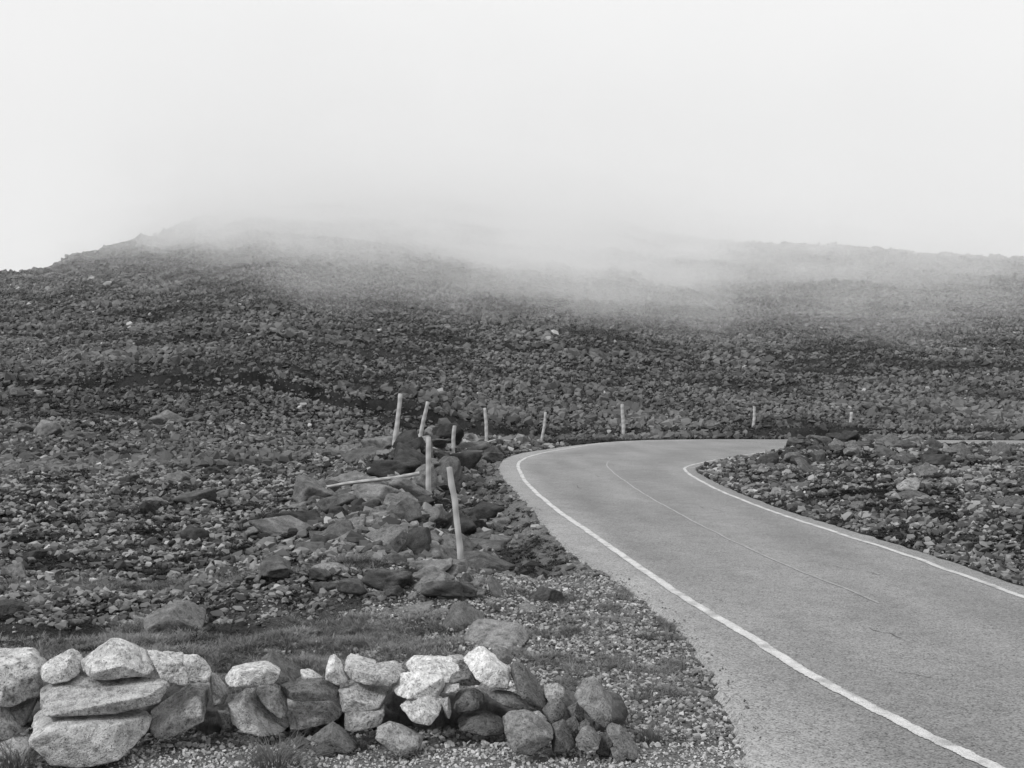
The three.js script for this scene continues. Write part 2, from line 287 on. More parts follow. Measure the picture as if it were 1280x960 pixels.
// ---------------------------------------------------------------- dry stone wall
{
  const L = 0.54, M = 0.39, K = 0.17, wall = new THREE.Group(); wall.position.set(0, 0, -9.1);
  const stones = [
    [cropA, 9.15, L, [[-90, 180], [0, 170], [180, 125], [215, 128], [280, 215], [240, 360], [220, 450], [60, 490], [-90, 430]], { lichen: 0.6 }],
    [cropA, 9.1, L, [[258, 290], [270, 230], [310, 205], [350, 210], [450, 172], [465, 180], [520, 285], [480, 325], [330, 358], [262, 330]]],
    [cropA, 9.15, L, [[525, 215], [640, 130], [760, 103], [830, 125], [975, 225], [980, 265], [900, 320], [640, 328], [535, 305]]],
    [cropA, 9.25, L, [[900, 155], [940, 148], [1030, 178], [1115, 180], [1170, 250], [1165, 360], [1090, 365], [1000, 330], [970, 250]], { bumps: 0.09, lichen: 0.5 }],
    [cropA, 9.2, L, [[1125, 190], [1210, 182], [1270, 230], [1300, 300], [1275, 360], [1160, 350], [1150, 240]], { bumps: 0.08 }],
    [cropA, 9.0, M * 1.1, [[285, 385], [320, 370], [640, 335], [1000, 318], [1040, 340], [1035, 420], [960, 500], [700, 543], [560, 540], [295, 520]], { thick: 0.9, wear: 52 }],
    [cropA, 8.85, L * 0.95, [[165, 600], [300, 520], [390, 492], [480, 515], [880, 535], [935, 610], [900, 720], [660, 840], [490, 865], [330, 830], [250, 690]], { thick: 0.7 }],
    [cropA, 9.25, M, [[940, 520], [1160, 375], [1230, 372], [1280, 390], [1290, 540], [1240, 600], [1060, 678], [1000, 680], [940, 640]], { wear: 52 }],
    [cropA, 9.3, M, [[215, 430], [290, 370], [300, 480], [230, 475]]],
    [cropA, 9.15, K * 1.4, [[60, 490], [225, 455], [205, 560], [140, 625], [80, 540]]],
    [cropA, 9.05, M, [[-90, 490], [40, 485], [95, 530], [135, 680], [60, 700], [-90, 720]]],
    [cropA, 9.1, M, [[-90, 370], [0, 360], [35, 375], [30, 475], [-90, 480]]],
    [cropA, 8.95, M, [[0, 720], [70, 680], [140, 700], [215, 705], [240, 790], [130, 830], [0, 820]]],
    [cropB, 9.35, M, [[100, 270], [150, 300], [225, 415], [190, 500], [130, 500], [110, 380]], { bumps: 0.08 }],
    [cropB, 9.25, L * 1.1, [[202, 280], [230, 240], [320, 235], [460, 240], [545, 290], [540, 340], [500, 375], [250, 372], [205, 350]]],
    [cropB, 9.3, M, [[212, 450], [330, 378], [345, 385], [440, 540], [570, 665], [510, 685], [275, 640], [270, 540], [215, 480]], { wear: 60 }],
    [cropB, 9.35, M, [[370, 390], [480, 372], [560, 385], [578, 420], [585, 560], [540, 575], [430, 440]]],
    [cropB, 9.85, K * 0.8, [[390, 240], [480, 160], [510, 170], [680, 310], [670, 335], [550, 360], [460, 320]], { wear: 68 }],
    [cropB, 9.4, K, [[540, 360], [640, 338], [800, 340], [860, 380], [895, 395], [890, 470], [590, 462], [575, 400]], { wear: 60 }],
    [cropB, 9.55, L, [[670, 290], [740, 288], [815, 340], [680, 340]]],
    [cropB, 9.55, M * 0.9, [[580, 470], [620, 462], [890, 480], [925, 530], [905, 600], [800, 612], [590, 640], [578, 590]], { wear: 60, bumps: 0.05 }],
    [cropB, 9.55, K * 1.3, [[148, 525], [268, 540], [262, 610], [240, 650], [175, 640]]],
    [cropB, 9.5, L * 1.1, [[822, 290], [840, 200], [880, 172], [910, 215], [965, 350], [900, 380], [820, 340]], { wear: 56 }],
    [cropB, 9.6, L, [[925, 240], [980, 180], [1180, 240], [1100, 270], [985, 330]]],
    [cropB, 9.45, M * 1.1, [[985, 265], [1060, 245], [1245, 240], [1285, 270], [1280, 330], [1220, 375], [1080, 370], [985, 345]], { wear: 52 }],
    [cropB, 9.45, M * 1.1, [[890, 385], [1000, 355], [1080, 372], [1230, 390], [1215, 450], [1160, 500], [1000, 545], [940, 540], [895, 450]]],
    [cropB, 9.3, M * 0.8, [[945, 550], [1060, 515], [1180, 500], [1190, 560], [1150, 630], [950, 660]]],
    [cropB, 9.1, K, [[740, 700], [870, 590], [920, 640], [1060, 780], [900, 790], [750, 730]], { wear: 68 }],
    [cropB, 9.1, K * 0.7, [[625, 725], [680, 685], [720, 720], [715, 765], [650, 765]]],
    [cropB, 8.95, K * 0.7, [[750, 760], [810, 730], [880, 765], [870, 815], [780, 815]]],
    [cropC, 9.0, M * 0.8, [[15, 630], [125, 590], [230, 640], [325, 690], [335, 770], [190, 795], [60, 710]], { wear: 60 }],
    [cropC, 9.6, L * 1.25, [[215, 285], [285, 205], [420, 205], [560, 260], [575, 300], [480, 360], [300, 330]], { thick: 1.1 }],
    [cropC, 9.35, L * 1.15, [[155, 390], [190, 345], [350, 290], [450, 295], [475, 380], [440, 450], [270, 440], [190, 445], [155, 420]]],
    [cropC, 9.2, L, [[195, 530], [310, 410], [380, 415], [460, 480], [455, 540], [380, 610], [290, 600]], { wear: 56 }],
    [cropC, 9.25, M, [[450, 450], [500, 440], [515, 570], [490, 590], [465, 540]]],
    [cropC, 9.35, M, [[470, 400], [500, 375], [560, 370], [565, 400], [480, 430]]],
    [cropC, 9.5, K * 1.2, [[520, 300], [600, 275], [660, 268], [690, 300], [685, 375], [600, 380], [500, 360]]],
    [cropC, 9.45, L * 1.3, [[590, 225], [680, 135], [710, 135], [740, 190], [870, 260], [885, 310], [845, 395], [760, 385], [690, 310], [600, 265]], { bumps: 0.06, lichen: 0.15 }],
    [cropC, 9.4, K * 0.9, [[515, 490], [560, 410], [660, 382], [700, 400], [730, 460], [690, 520], [540, 555]], { wear: 10 }],
    [cropC, 9.35, K * 0.8, [[525, 600], [620, 545], [740, 525], [820, 560], [840, 620], [830, 690], [700, 680], [560, 650]], { wear: 11 }],
    [cropC, 9.35, K * 1.1, [[710, 400], [760, 392], [900, 430], [1030, 495], [1035, 530], [950, 535], [730, 450]]],
    [cropC, 8.9, K * 1.35, [[815, 590], [870, 520], [960, 512], [1000, 530], [1150, 650], [1150, 690], [1080, 750], [1000, 800], [890, 760], [860, 690]], { wear: 48 }],
    [cropC, 9.4, K, [[870, 240], [900, 210], [960, 260], [1040, 390], [1095, 490], [1075, 535], [990, 480], [880, 360]], { wear: 60 }],
    [cropC, 9.6, K * 1.1, [[750, 165], [800, 130], [850, 150], [900, 210], [870, 250], [790, 230]]],
    [cropC, 9.75, M, [[445, 205], [500, 188], [580, 195], [600, 240], [560, 270]]],
    [cropC, 9.2, M, [[1005, 545], [1050, 530], [1105, 590], [1090, 620]]],
    [cropD, 9.15, K * 1.4, [[330, 390], [380, 280], [420, 262], [480, 320], [550, 440], [540, 480], [490, 540], [440, 500], [390, 440]], { wear: 68, lichen: 0.2 }],
    [cropD, 9.25, K * 1.1, [[165, 460], [200, 400], [260, 390], [290, 440], [285, 490], [200, 530]]],
    [cropD, 9.0, K * 0.9, [[215, 530], [275, 500], [310, 560], [350, 660], [220, 675], [200, 640]], { wear: 68 }],
    [cropD, 8.9, K * 1.5, [[340, 610], [370, 550], [410, 533], [440, 570], [490, 630], [450, 660], [360, 680]]],
    [cropD, 8.9, K * 1.2, [[485, 560], [530, 515], [570, 540], [640, 640], [690, 720], [640, 730], [580, 680], [530, 620]], { wear: 64 }],
    [cropD, 8.8, K * 1.1, [[515, 670], [560, 645], [590, 680], [605, 730], [560, 730]]],
    [cropD, 9.25, K, [[290, 440], [350, 410], [385, 450], [385, 510], [340, 525], [310, 490]]],
    [cropD, 9.1, K, [[340, 535], [390, 505], [440, 520], [445, 555], [370, 580]]],
    [cropD, 9.5, M * 0.9, [[155, 350], [250, 308], [285, 340], [270, 395], [200, 410]]],
    [cropD, 9.15, K * 0.8, [[280, 520], [330, 480], [370, 560], [360, 640], [310, 620]]],
    [cropD, 9.05, K * 0.8, [[440, 600], [520, 560], [540, 640], [520, 700], [450, 690]]],
  ];
  for (const [crop, d, tone, pts, o] of stones) { const m = shapedStone(crop(pts), d, { tone, ...o }); m.name = 'stone'; m.position.sub(wall.position); wall.add(m); }
  const r = rng(77);   // hearting: the rough stones packed behind the faces
  for (let i = 0; i < 74; i++) {
    const u = -30 + 800 * i / 74 + 14 * r(), d = 9.78 + 0.2 * r(), top = u < 230 ? 815 : u < 620 ? 850 : 900, g = looseStone(300 + i % 9, { tone: 0.2, detail: 6, wear: 50 }), m = new THREE.Mesh(g, rockMat), y1 = EYE - (top + 30 - HORIZON) / F * d, s = 0.15 + 0.06 * r();
    m.position.set((u - 640) / F * d, clamp(r() * y1, 0.04, Math.max(0.05, y1 - s)), -d); m.scale.setScalar(s); m.rotation.set(r() * 6, r() * 6, r() * 6); m.name = 'hearting_stone'; m.position.sub(wall.position); wall.add(m);
  }
  thing(wall, 'dry_stone_wall', 'tumbled dry stone wall of pale and dark rough blocks beside the gravel', 'stone wall'); wall.userData.kind = 'thing';
}

// ---------------------------------------------------------------- boulders told apart by their outlines
function boulder(crop, pts, tone, label, group, opts = {}) {
  const px = crop(pts), vb = Math.max(...px.map(p => p[1])), us = px.map(p => p[0]), cu = (Math.min(...us) + Math.max(...us)) / 2, hgt = vb - Math.min(...px.map(p => p[1]));
  const d = opts.d || standing(cu, vb - 0.12 * hgt) + 0.1, inner = shapedStone(px.map(([u, v]) => [u, v > vb - 2 ? v + 0.12 * hgt : v]), d, { ...opts, tone: tone * 0.8 });
  return thing(inner, 'boulder', label, 'boulder', group);
}
const berm = 'boulders of the rock berm beside the road', inside = 'boulders inside the road bend', moor = 'boulders on the moor beside the wall';
boulder(cropC, [[562, 110], [620, 40], [700, 5], [980, 10], [1050, 80], [1045, 115], [880, 160], [600, 145]], 0.33, 'broad flat pale boulder lying in grass just behind the stone wall', null, { wear: 12, thick: 1.1 });
boulder(cropE, [[660, 525], [700, 455], [735, 400], [790, 395], [870, 465], [865, 500], [700, 530]], 0.19, 'dark wedge shaped boulder with a sharp ridge below the crooked stake', null, { wear: 68, lichen: 0.15 });
boulder(cropE, [[540, 335], [590, 290], [700, 285], [720, 320], [700, 345], [590, 355]], 0.26, 'speckled flat slab heaped at the foot of the crooked stake', null, { wear: 56, bumps: 0.06 });
boulder(cropE, [[560, 275], [640, 225], [725, 210], [735, 240], [650, 285], [575, 290]], 0.27, 'smooth tilted grey slab behind the crooked stake', null, { wear: 60, lichen: 0.1 });
boulder(cropE, [[880, 300], [905, 265], [925, 290], [970, 390], [960, 405], [900, 350]], 0.2, 'upright thin slab leaning on the rock heap by the gravel', null, { wear: 68 });
boulder(cropE, [[420, 470], [480, 435], [660, 400], [670, 415], [620, 445], [440, 475]], 0.25, 'long low ribbed slab in the grass before the dark wedge', null, { wear: 60, bumps: 0.06 });
boulder(cropE, [[350, 105], [480, 45], [520, 60], [530, 130], [480, 180], [400, 190], [380, 130]], 0.24, 'large rounded boulder with a pale lichen crust on the berm', null, { bumps: 0.08 });
boulder(cropE, [[105, 260], [160, 228], [220, 222], [290, 260], [260, 275], [130, 275]], 0.34, 'pale rounded boulder with a bright arched rim on the moor', null, { wear: 12 });
boulder(cropH, [[635, 470], [740, 410], [830, 395], [905, 455], [900, 520], [800, 550], [690, 530], [640, 500]], 0.24, 'large grey flat topped boulder half sunk in the stony moor', null, { wear: 48 });
boulder(cropH, [[-20, 395], [60, 385], [120, 410], [110, 455], [-20, 470]], 0.09, 'nearly black low boulder on the pale stones of the moor', null, { wear: 48 });
boulder(cropG, [[735, 300], [790, 258], [840, 270], [845, 300], [770, 320]], 0.4, 'white lichen spotted boulder inside the road bend', null, { lichen: 0.6 });
boulder(cropG, [[800, 220], [850, 205], [920, 230], [900, 260], [840, 262]], 0.22, 'grey rounded boulder with a dark underside inside the bend', null, { wear: 12 });
boulder(cropG, [[280, 310], [310, 285], [370, 270], [385, 290], [310, 320]], 0.16, 'dark pointed boulder beside the pale slope inside the bend', null, {});
for (const pts of [[[780, 365], [880, 335], [890, 370], [860, 390], [790, 385]], [[580, 375], [610, 345], [650, 385], [640, 405], [585, 405]], [[660, 370], [700, 345], [725, 375], [700, 400], [665, 395]], [[795, 320], [870, 285], [885, 310], [850, 345], [800, 345]],
  [[710, 270], [740, 245], [770, 262], [760, 290], [715, 288]], [[535, 360], [570, 345], [580, 395], [550, 410], [535, 395]], [[720, 320], [780, 310], [790, 340], [740, 345]]])
  boulder(cropE, pts, 0.19 + 0.08 * ((pts[0][0] * 7) % 10) / 10, 'grey angular stone heaped round the foot of the crooked stake', 'stones heaped round the crooked stake', { wear: 52 });
for (const pts of [[[400, 135], [455, 130], [475, 170], [465, 200], [405, 195]], [[520, 60], [560, 50], [680, 120], [670, 140], [600, 110]], [[550, 150], [590, 135], [640, 165], [720, 200], [690, 210], [560, 170]], [[680, 80], [770, 90], [825, 160], [820, 225], [740, 215], [680, 170]],
  [[205, 80], [260, 35], [340, 20], [355, 60], [300, 90], [220, 115]], [[365, 60], [400, 25], [450, 20], [470, 45], [380, 85]], [[1010, 420], [1060, 405], [1175, 440], [1150, 455], [1040, 440]], [[525, -10], [600, -25], [655, 0], [650, 30], [540, 25]], [[815, 80], [850, 65], [885, 110], [870, 135]], [[900, 30], [980, 20], [1005, 70], [940, 85]]])
  boulder(cropE, pts, 0.17 + 0.09 * ((pts[0][0] * 3) % 7) / 7, 'rough grey boulder with worn faces in the berm behind the crooked stake', berm, { wear: 52, bumps: 0.05 });
for (const pts of [[[195, 150], [240, 125], [310, 145], [305, 180], [210, 190]], [[60, 140], [160, 100], [195, 130], [150, 165], [80, 170]], [[210, 525], [300, 500], [345, 530], [330, 560], [230, 560]], [[340, 510], [390, 490], [430, 510], [420, 530], [370, 535]], [[120, 310], [225, 300], [230, 330], [140, 340]], [[75, 215], [110, 190], [130, 225], [90, 235]]])
  boulder(cropE, pts, 0.2 + 0.08 * ((pts[0][0] * 3) % 7) / 7, 'grey rounded boulder in the grass between wall and berm', moor, { wear: 13 });
for (const pts of [[[710, 330], [800, 308], [880, 335], [860, 355], [720, 360]], [[640, 140], [700, 130], [740, 165], [680, 180]], [[655, 100], [720, 75], [750, 95], [740, 130], [670, 125]], [[930, 170], [970, 130], [1020, 120], [1060, 160], [1030, 175]], [[1135, 150], [1180, 105], [1220, 125], [1235, 175], [1150, 170]],
  [[1160, 360], [1250, 335], [1290, 350], [1270, 390], [1180, 395]], [[300, 170], [340, 165], [400, 240], [370, 250]], [[1195, 390], [1280, 390], [1290, 420], [1240, 425]], [[545, 385], [600, 355], [620, 370], [560, 395]], [[385, 150], [440, 140], [440, 195], [400, 200]], [[800, 80], [850, 95], [880, 130], [830, 125]], [[520, 130], [560, 100], [600, 120], [580, 150]], [[450, 130], [490, 95], [530, 110], [500, 140]]])
  boulder(cropG, pts, 0.14 + 0.08 * ((pts[0][0] * 3) % 7) / 7, 'dark angular boulder on the rubble mound inside the road bend', inside, { wear: 56 });

// ---------------------------------------------------------------- further boulders, one by one
const kinds = []; for (let i = 0; i < 12; i++) kinds.push([0.06, 0.115, 0.19].map(tone => looseStone(500 + i, { tone, detail: 9, wear: i % 4 ? 70 : 26, planes: 8 + i % 4, bumps: 0.075, vary: 0.55, real: 0.35, mottle: 0.6 })));
{
  const r = rng(404);
  const put = (x, d, s, where, group, sink = 0.3) => {
    const shade = d < 20 ? 1 + Math.floor(r() * 2) : Math.floor(r() * 3), m = new THREE.Mesh(kinds[Math.floor(r() * 12)][shade], rockMat), f = 0.45 + 0.35 * r();
    const label = `${s > 0.4 ? 'large' : s > 0.22 ? 'middling' : 'small'} ${['dark', 'grey', 'pale grey'][shade]} ${f < 0.58 ? 'flat slab' : f < 0.7 ? 'angular boulder' : 'tall blocky boulder'} ${where}`; group = label + ' (look-alikes)';
    m.scale.set(s * (0.8 + 0.6 * r()), s * f, s * (0.7 + 0.5 * r())); m.rotation.set((r() - 0.5) * 0.7, r() * 6.3, (r() - 0.5) * 0.7);
    m.position.set(x, ground(x, d) + s * f * (0.75 - sink), -d); thing(m, 'boulder', label, 'boulder', group);
  };
  for (let i = 0, n = 0; n < 140 && i < 6000; i++) {   // the berm between the moor and the road
    const d = 15.2 + 45 * Math.pow(r(), 1.35), x = 1.2 - 9 * r() - d * 0.03, q = roadSide(x, d); if (q.s < 0.9 || q.side > 0) continue;
    const want = Math.exp(-(((q.s - 3.2) / 2.1) ** 2)); if (r() > want) continue;
    put(x, d, (0.19 + 0.32 * Math.pow(r(), 2)) * (0.7 + d / 50) * (d < 20 ? 0.6 : 1), 'in the rock berm near ' + (d < 26 ? 'the crooked stake' : d < 38 ? 'the thick upright stake' : d < 50 ? 'the tallest stake' : 'the stake stub'), berm); n++;
  }
  for (let i = 0, n = 0; n < 55 && i < 4000; i++) {
    const d = 42 + 20 * r(), x = 8 + 22 * r(), q = roadSide(x, d); if (q.s < 1.2 || q.side < 0) continue;
    if (r() > 0.15 + Math.exp(-(((x - 15) / 5) ** 2) - (((d - 53) / 6) ** 2))) continue;
    put(x, d, 0.22 + 0.4 * r() * r() + 0.16 * Math.exp(-(((x - 15) / 3) ** 2) - (((d - 53) / 4) ** 2)), x < 19 ? 'on the rubble mound inside the road bend' : 'on the flat rubble beyond the mound inside the bend', inside); n++;
  }
  for (let i = 0; i < 34; i++) { const d = 17 + 42 * Math.pow(r(), 1.3), x = (-40 - 600 * r()) / F * d - 3.5; put(x, d, (0.12 + 0.25 * r() * r()) * (0.6 + d / 35), d < 26 ? 'half sunk in the moor behind the wall' : d < 42 ? 'half sunk in the open stony moor' : 'half sunk in the moor below the hill', '', 0.5); }
  for (const [u, v, w] of [[1005, 712, 0], [30, 540, 0.75], [62, 545, 0.8], [100, 548, 0.6], [215, 530, 0.7], [240, 528, 0.6], [300, 565, 0.5], [325, 553, 0.6]]) if (w) { const d = standing(u, v); put((u - 640) / F * d, d, w, 'at the foot of the foggy hill'); }
  for (const [u, v] of [[865, 845], [886, 848], [878, 869], [868, 855], [826, 800], [873, 823], [700, 840]]) { const d = standing(u, v), x = (u - 640) / F * d, m = new THREE.Mesh(kinds[3][2], rockMat.clone()); m.material.color.setScalar(1.9); m.scale.set(0.085, 0.04, 0.06); m.rotation.y = r() * 6; m.position.set(x, ground(x, d) + 0.02, -d); thing(m, 'pale_stone', 'small whitish stone on the gravel strip beside the asphalt', 'stone', 'whitish stones on the gravel strip'); }
}

// ---------------------------------------------------------------- rubble, gravel and pebbles nobody could count
const small = [];
for (let i = 0; i < 14; i++) { const r = rng(700 + i), pts = [], n = 8 + i % 5; for (let k = 0; k < n; k++) { const y = 1 - 2 * (k + 0.5) / n, a = k * 2.4 + 2.4 * r(), q = Math.sqrt(1 - y * y), l = 0.7 + 0.5 * r(); pts.push(new THREE.Vector3(Math.cos(a) * q * l, y * l, Math.sin(a) * q * l)); } small.push(new ConvexGeometry(pts)); }
const col = new THREE.Color(), dummy = new THREE.Object3D();
function scatter(name, label, category, geos, material, list) {   // list: {x, y, d, s: [sx, sy, sz], rot: [a, b, c], tone}
  const by = geos.map(() => []); list.forEach((o, i) => by[i % geos.length].push(o));
  by.forEach((l, k) => {
    const m = new THREE.InstancedMesh(geos[k], material, l.length);
    l.forEach((o, i) => { dummy.position.set(o.x, o.y, -o.d); dummy.scale.set(...o.s); dummy.rotation.set(...o.rot); dummy.updateMatrix(); m.setMatrixAt(i, dummy.matrix); m.setColorAt(i, col.setRGB(o.tone, o.tone, o.tone)); });
    setting(m, numbered(name), 'stuff', label, category);
  });
}
{
  const r = rng(505), list = [];
  const add = (x, d, s, tone, flat = 0.6, sink = 0.15) => { const sy = s * (flat * (0.7 + 0.6 * r())); list.push({ x, d, y: ground(x, d) + sy * (0.6 - sink), s: [s * (0.7 + 0.7 * r()), sy, s * (0.7 + 0.6 * r())], rot: [(r() - 0.5) * 0.9, r() * 6.3, (r() - 0.5) * 0.9], tone }); };
  for (let i = 0; i < 330000; i++) {   // block fields of the hill
    const u = -80 + 1440 * r(), D = ridgeD(u), d0 = footD(u) - 8, d = d0 + (D + 25 - d0) * Math.pow(r(), 1.55), x = (u - 640) / F * d, q = d < 86 ? roadSide(x, d) : null;
    if (q && q.s < 1) continue;
    const patch = fbm2(x * 0.03 + 5, d * 0.034, 5); if (r() < smooth(0.02, 0.25, patch) * 0.6) continue; const block = 1 + 0.6 * smooth(0.1, 0.45, fbm2(x * 0.03 + 60, d * 0.04, 3));
    add(x, d, block * (0.062 + 0.00098 * d) * (0.38 + 1.7 * Math.pow(r(), 5)), (0.07 + 0.085 * r() + 0.03 * N2(x * 0.05, d * 0.05)) * (1 - 0.3 * smooth(0, 0.3, patch)) * (r() < 0.006 ? 2.6 : 1), 0.8, 0);
  }
  for (let i = 0; i < 150000; i++) {   // the moor and the ground inside the bend
    const d = 12 + 58 * Math.pow(r(), 1.5), x = d * (-0.46 + 0.95 * r()), q = roadSide(x, d); if (q.s < 0.12) continue;
    const patch = fbm2(x * 0.35 + 40, d * 0.35, 4); if (r() < smooth(-0.05, 0.3, patch) * 0.75) continue;
    if (d < 14.6 && x < -0.4 && r() < 0.82) continue; if (q.side < 0 && q.s < 1.1 && d > 18 && d < 62 && r() < 0.85) continue;
    const onBerm = q.side < 0 ? Math.exp(-(((q.s - 3) / 2) ** 2)) : 0;
    add(x, d, (d < 14.6 && q.side < 0 || x > -3 + N2(d, x) && d < 18.5 && q.side < 0 ? 0.5 : 1) * (0.018 + 0.00135 * d) * (0.4 + 1.9 * Math.pow(r(), 4)) * (1 + 0.8 * onBerm * smooth(17, 20, d)), (0.055 + 0.22 * Math.pow(r(), 1.8)) * (1 - 0.35 * smooth(0, 0.3, patch)) + (r() < 0.02 ? 0.2 : 0), 0.7, q.s < 1.2 ? 0.15 : 0.1);
  }
  for (let i = 0; i < 3400; i++) {   // the pale stony terrace across the moor
    const x = -8.5 + 7 * r(), d = 15.1 + 1.7 * r() + 0.5 * N2(x * 0.3, 4); add(x, d, 0.022 + 0.06 * Math.pow(r(), 3), 0.06 + 0.26 * r() * r(), 0.6);
  }
  scatter('scree_rubble', 'countless grey stones and rubble covering moor and hill', 'rubble', small, rubbleMat, list);
}
{
  const r = rng(606), list = [];
  for (let i = 0; i < 90000; i++) {
    const d = 8 + 10.5 * r(), x = -5.5 + 7.8 * r(), q = roadSide(x, d); if (q.s < 0.02 && (q.s < -0.16 || q.side > 0 || r() > 0.1)) continue;
    if (x < -1.8 - 0.2 * (14 - d) + 0.8 * N2(d, x) && d > 10.2) continue; if (d < 9.6 && r() < smooth(0.1, 0.5, fbm2(x * 2.2, d * 2.2, 3)) * 0.8) continue; if (d > 10 && r() < smooth(0.1, 0.4, fbm2(x * 1.1 + 8, d * 0.8, 3)) * 0.8) continue;
    const s = (q.s < 0 ? 0.6 : 1) * (0.008 + 0.02 * Math.pow(r(), 2.6)) * (d < 9.2 ? 0.8 : 1.2), tone = d < 9.3 ? 0.2 + 0.3 * r() : 0.08 + 0.27 * Math.pow(r(), 1.8) + (r() < 0.05 ? 0.22 : 0);
    list.push({ x, d, y: (q.s < 0 ? 0.004 : ground(x, d)) + s * 0.35, s: [s * (0.8 + 0.6 * r()), s * 0.7, s * (0.8 + 0.5 * r())], rot: [r() * 0.8, r() * 6.3, r() * 0.8], tone });
  }
  scatter('roadside_gravel', 'loose pale gravel between the stone wall and the asphalt', 'gravel', small.slice(0, 4), rubbleMat, list);
}

// ---------------------------------------------------------------- grass and heath
function tuft(seed, blades, height, spread, width) {
  const r = rng(seed), P = [], idx = [];
  for (let b = 0; b < blades; b++) {
    const a = r() * 6.283, rad = spread * 0.4 * Math.sqrt(r()), bx = Math.cos(a) * rad, bz = Math.sin(a) * rad, l = height * (0.5 + 0.7 * r()), lean = spread * (0.2 + 0.9 * r()), a2 = a + (r() - 0.5) * 1.6, w = width * (0.6 + 0.8 * r()), wx = -Math.sin(a2) * w, wz = Math.cos(a2) * w, k = P.length / 3;
    for (let s = 0; s < 3; s++) { const t = s / 2.6, x = bx + Math.cos(a2) * lean * t * t, z = bz + Math.sin(a2) * lean * t * t, y = l * (t - 0.25 * t * t), q = 1 - t * 0.75; P.push(x - wx * q, y, z - wz * q, x + wx * q, y, z + wz * q); }
    P.push(bx + Math.cos(a2) * lean, l * 0.75, bz + Math.sin(a2) * lean);
    idx.push(k, k + 1, k + 2, k + 1, k + 3, k + 2, k + 2, k + 3, k + 4, k + 3, k + 5, k + 4, k + 4, k + 5, k + 6);
  }
  const g = new THREE.BufferGeometry(); g.setAttribute('position', new THREE.Float32BufferAttribute(P, 3)); g.setIndex(idx); g.computeVertexNormals(); return g;
}
const grassMat = new THREE.MeshPhysicalMaterial({ specularIntensity: 0.15, roughness: 0.9, transmission: 0.25, thickness: 0, side: THREE.DoubleSide });
{
  const r = rng(808), list = [], heath = [];
  const add = (to, x, d, s, tone, sy = 1) => to.push({ x, d, y: ground(x, d) - 0.01, s: [s, s * sy * (0.7 + 0.6 * r()), s], rot: [(r() - 0.5) * 0.3, r() * 6.3, (r() - 0.5) * 0.3], tone });
  for (let i = 0; i < 44000; i++) {   // turf behind the wall and patches by the asphalt
    const d = 9.9 + 9 * Math.pow(r(), 1.3), x = d * (-0.45 + 0.6 * r()), q = roadSide(x, d); if (q.s < 0.03) continue;
    const behind = smooth(-0.3, -1.2, x) * (1 - smooth(13.6, 14.6, d + 0.8 * N2(x * 0.4, 7))), band = smooth(16.6, 17, d) * (1 - smooth(18, 18.6, d)) * smooth(-1.5, -3, x), verge = smooth(0.05, 0.5, fbm2(x * 1.1 + 8, d * 0.8, 3)) * smooth(10, 11, d) * smooth(-2.5, 0.5, x) * 1.4;
    if (r() > Math.max(behind * smooth(-0.5, 0.1, fbm2(x * 0.6, d * 0.6, 3)), band, verge)) continue;
    add(list, x, d, 0.55 + 0.6 * r(), 0.11 + 0.15 * r() + 0.06 * N2(x * 0.7, d * 0.7), verge > behind ? 0.6 : 0.8);
  }
  for (let i = 0; i < 70000; i++) {   // dark heath between the stones
    const d = 12 + 70 * Math.pow(r(), 1.5), x = d * (-0.46 + 0.95 * r()), q = roadSide(x, d); if (q.s < 0.15) continue;
    if (d < 18 && x > -2.5) continue; const patch = fbm2(x * 0.35 + 40, d * 0.35, 4); if (r() > smooth(-0.15, 0.25, patch)) continue;
    add(heath, x, d, (0.35 + 0.3 * r()) * (0.7 + d / 32), 0.012 + 0.045 * r(), 0.65);
  }
  scatter('moor_grass', 'short wiry grass behind the wall and along the verge', 'grass', [tuft(1, 26, 0.11, 0.12, 0.0035), tuft(2, 22, 0.13, 0.14, 0.0035), tuft(3, 30, 0.09, 0.12, 0.004)], grassMat, list);
  scatter('heath_undergrowth', 'low dark heath growing in patches among the stones', 'heath', [tuft(4, 26, 0.12, 0.2, 0.011), tuft(5, 30, 0.1, 0.22, 0.012)], grassMat, heath);
  const big = [tuft(31, 240, 0.3, 0.3, 0.0035), tuft(32, 260, 0.2, 0.42, 0.004)];
  for (const [u, v, k, s, label] of [[262, 918, 0, 0.75, 'spiky grass tuft growing below the slanting block of the wall'], [345, 956, 1, 1, 'low wide grass tuft on gravel before the wall'], [500, 905, 0, 0.8, 'spiky grass tuft in the gap under the pale stacked blocks'], [545, 912, 0, 0.65, 'small grass tuft beside the low dark rounded stones'], [20, 958, 1, 1.1, 'wide dark grass tuft at the foot of the big pale stones'], [812, 930, 0, 0.6, 'soft grass tuft at the tumbled end of the wall'], [448, 938, 0, 0.5, 'thin grass tuft beside the dark tilted slab']]) {
    const d = standing(u, v), x = (u - 640) / F * d, m = new THREE.Mesh(big[k], grassMat.clone()); m.material.color.setScalar(0.13); m.scale.setScalar(s); m.position.set(x, ground(x, d) - 0.01, -d); thing(m, 'grass_tuft', label, 'grass tuft');
  }
}

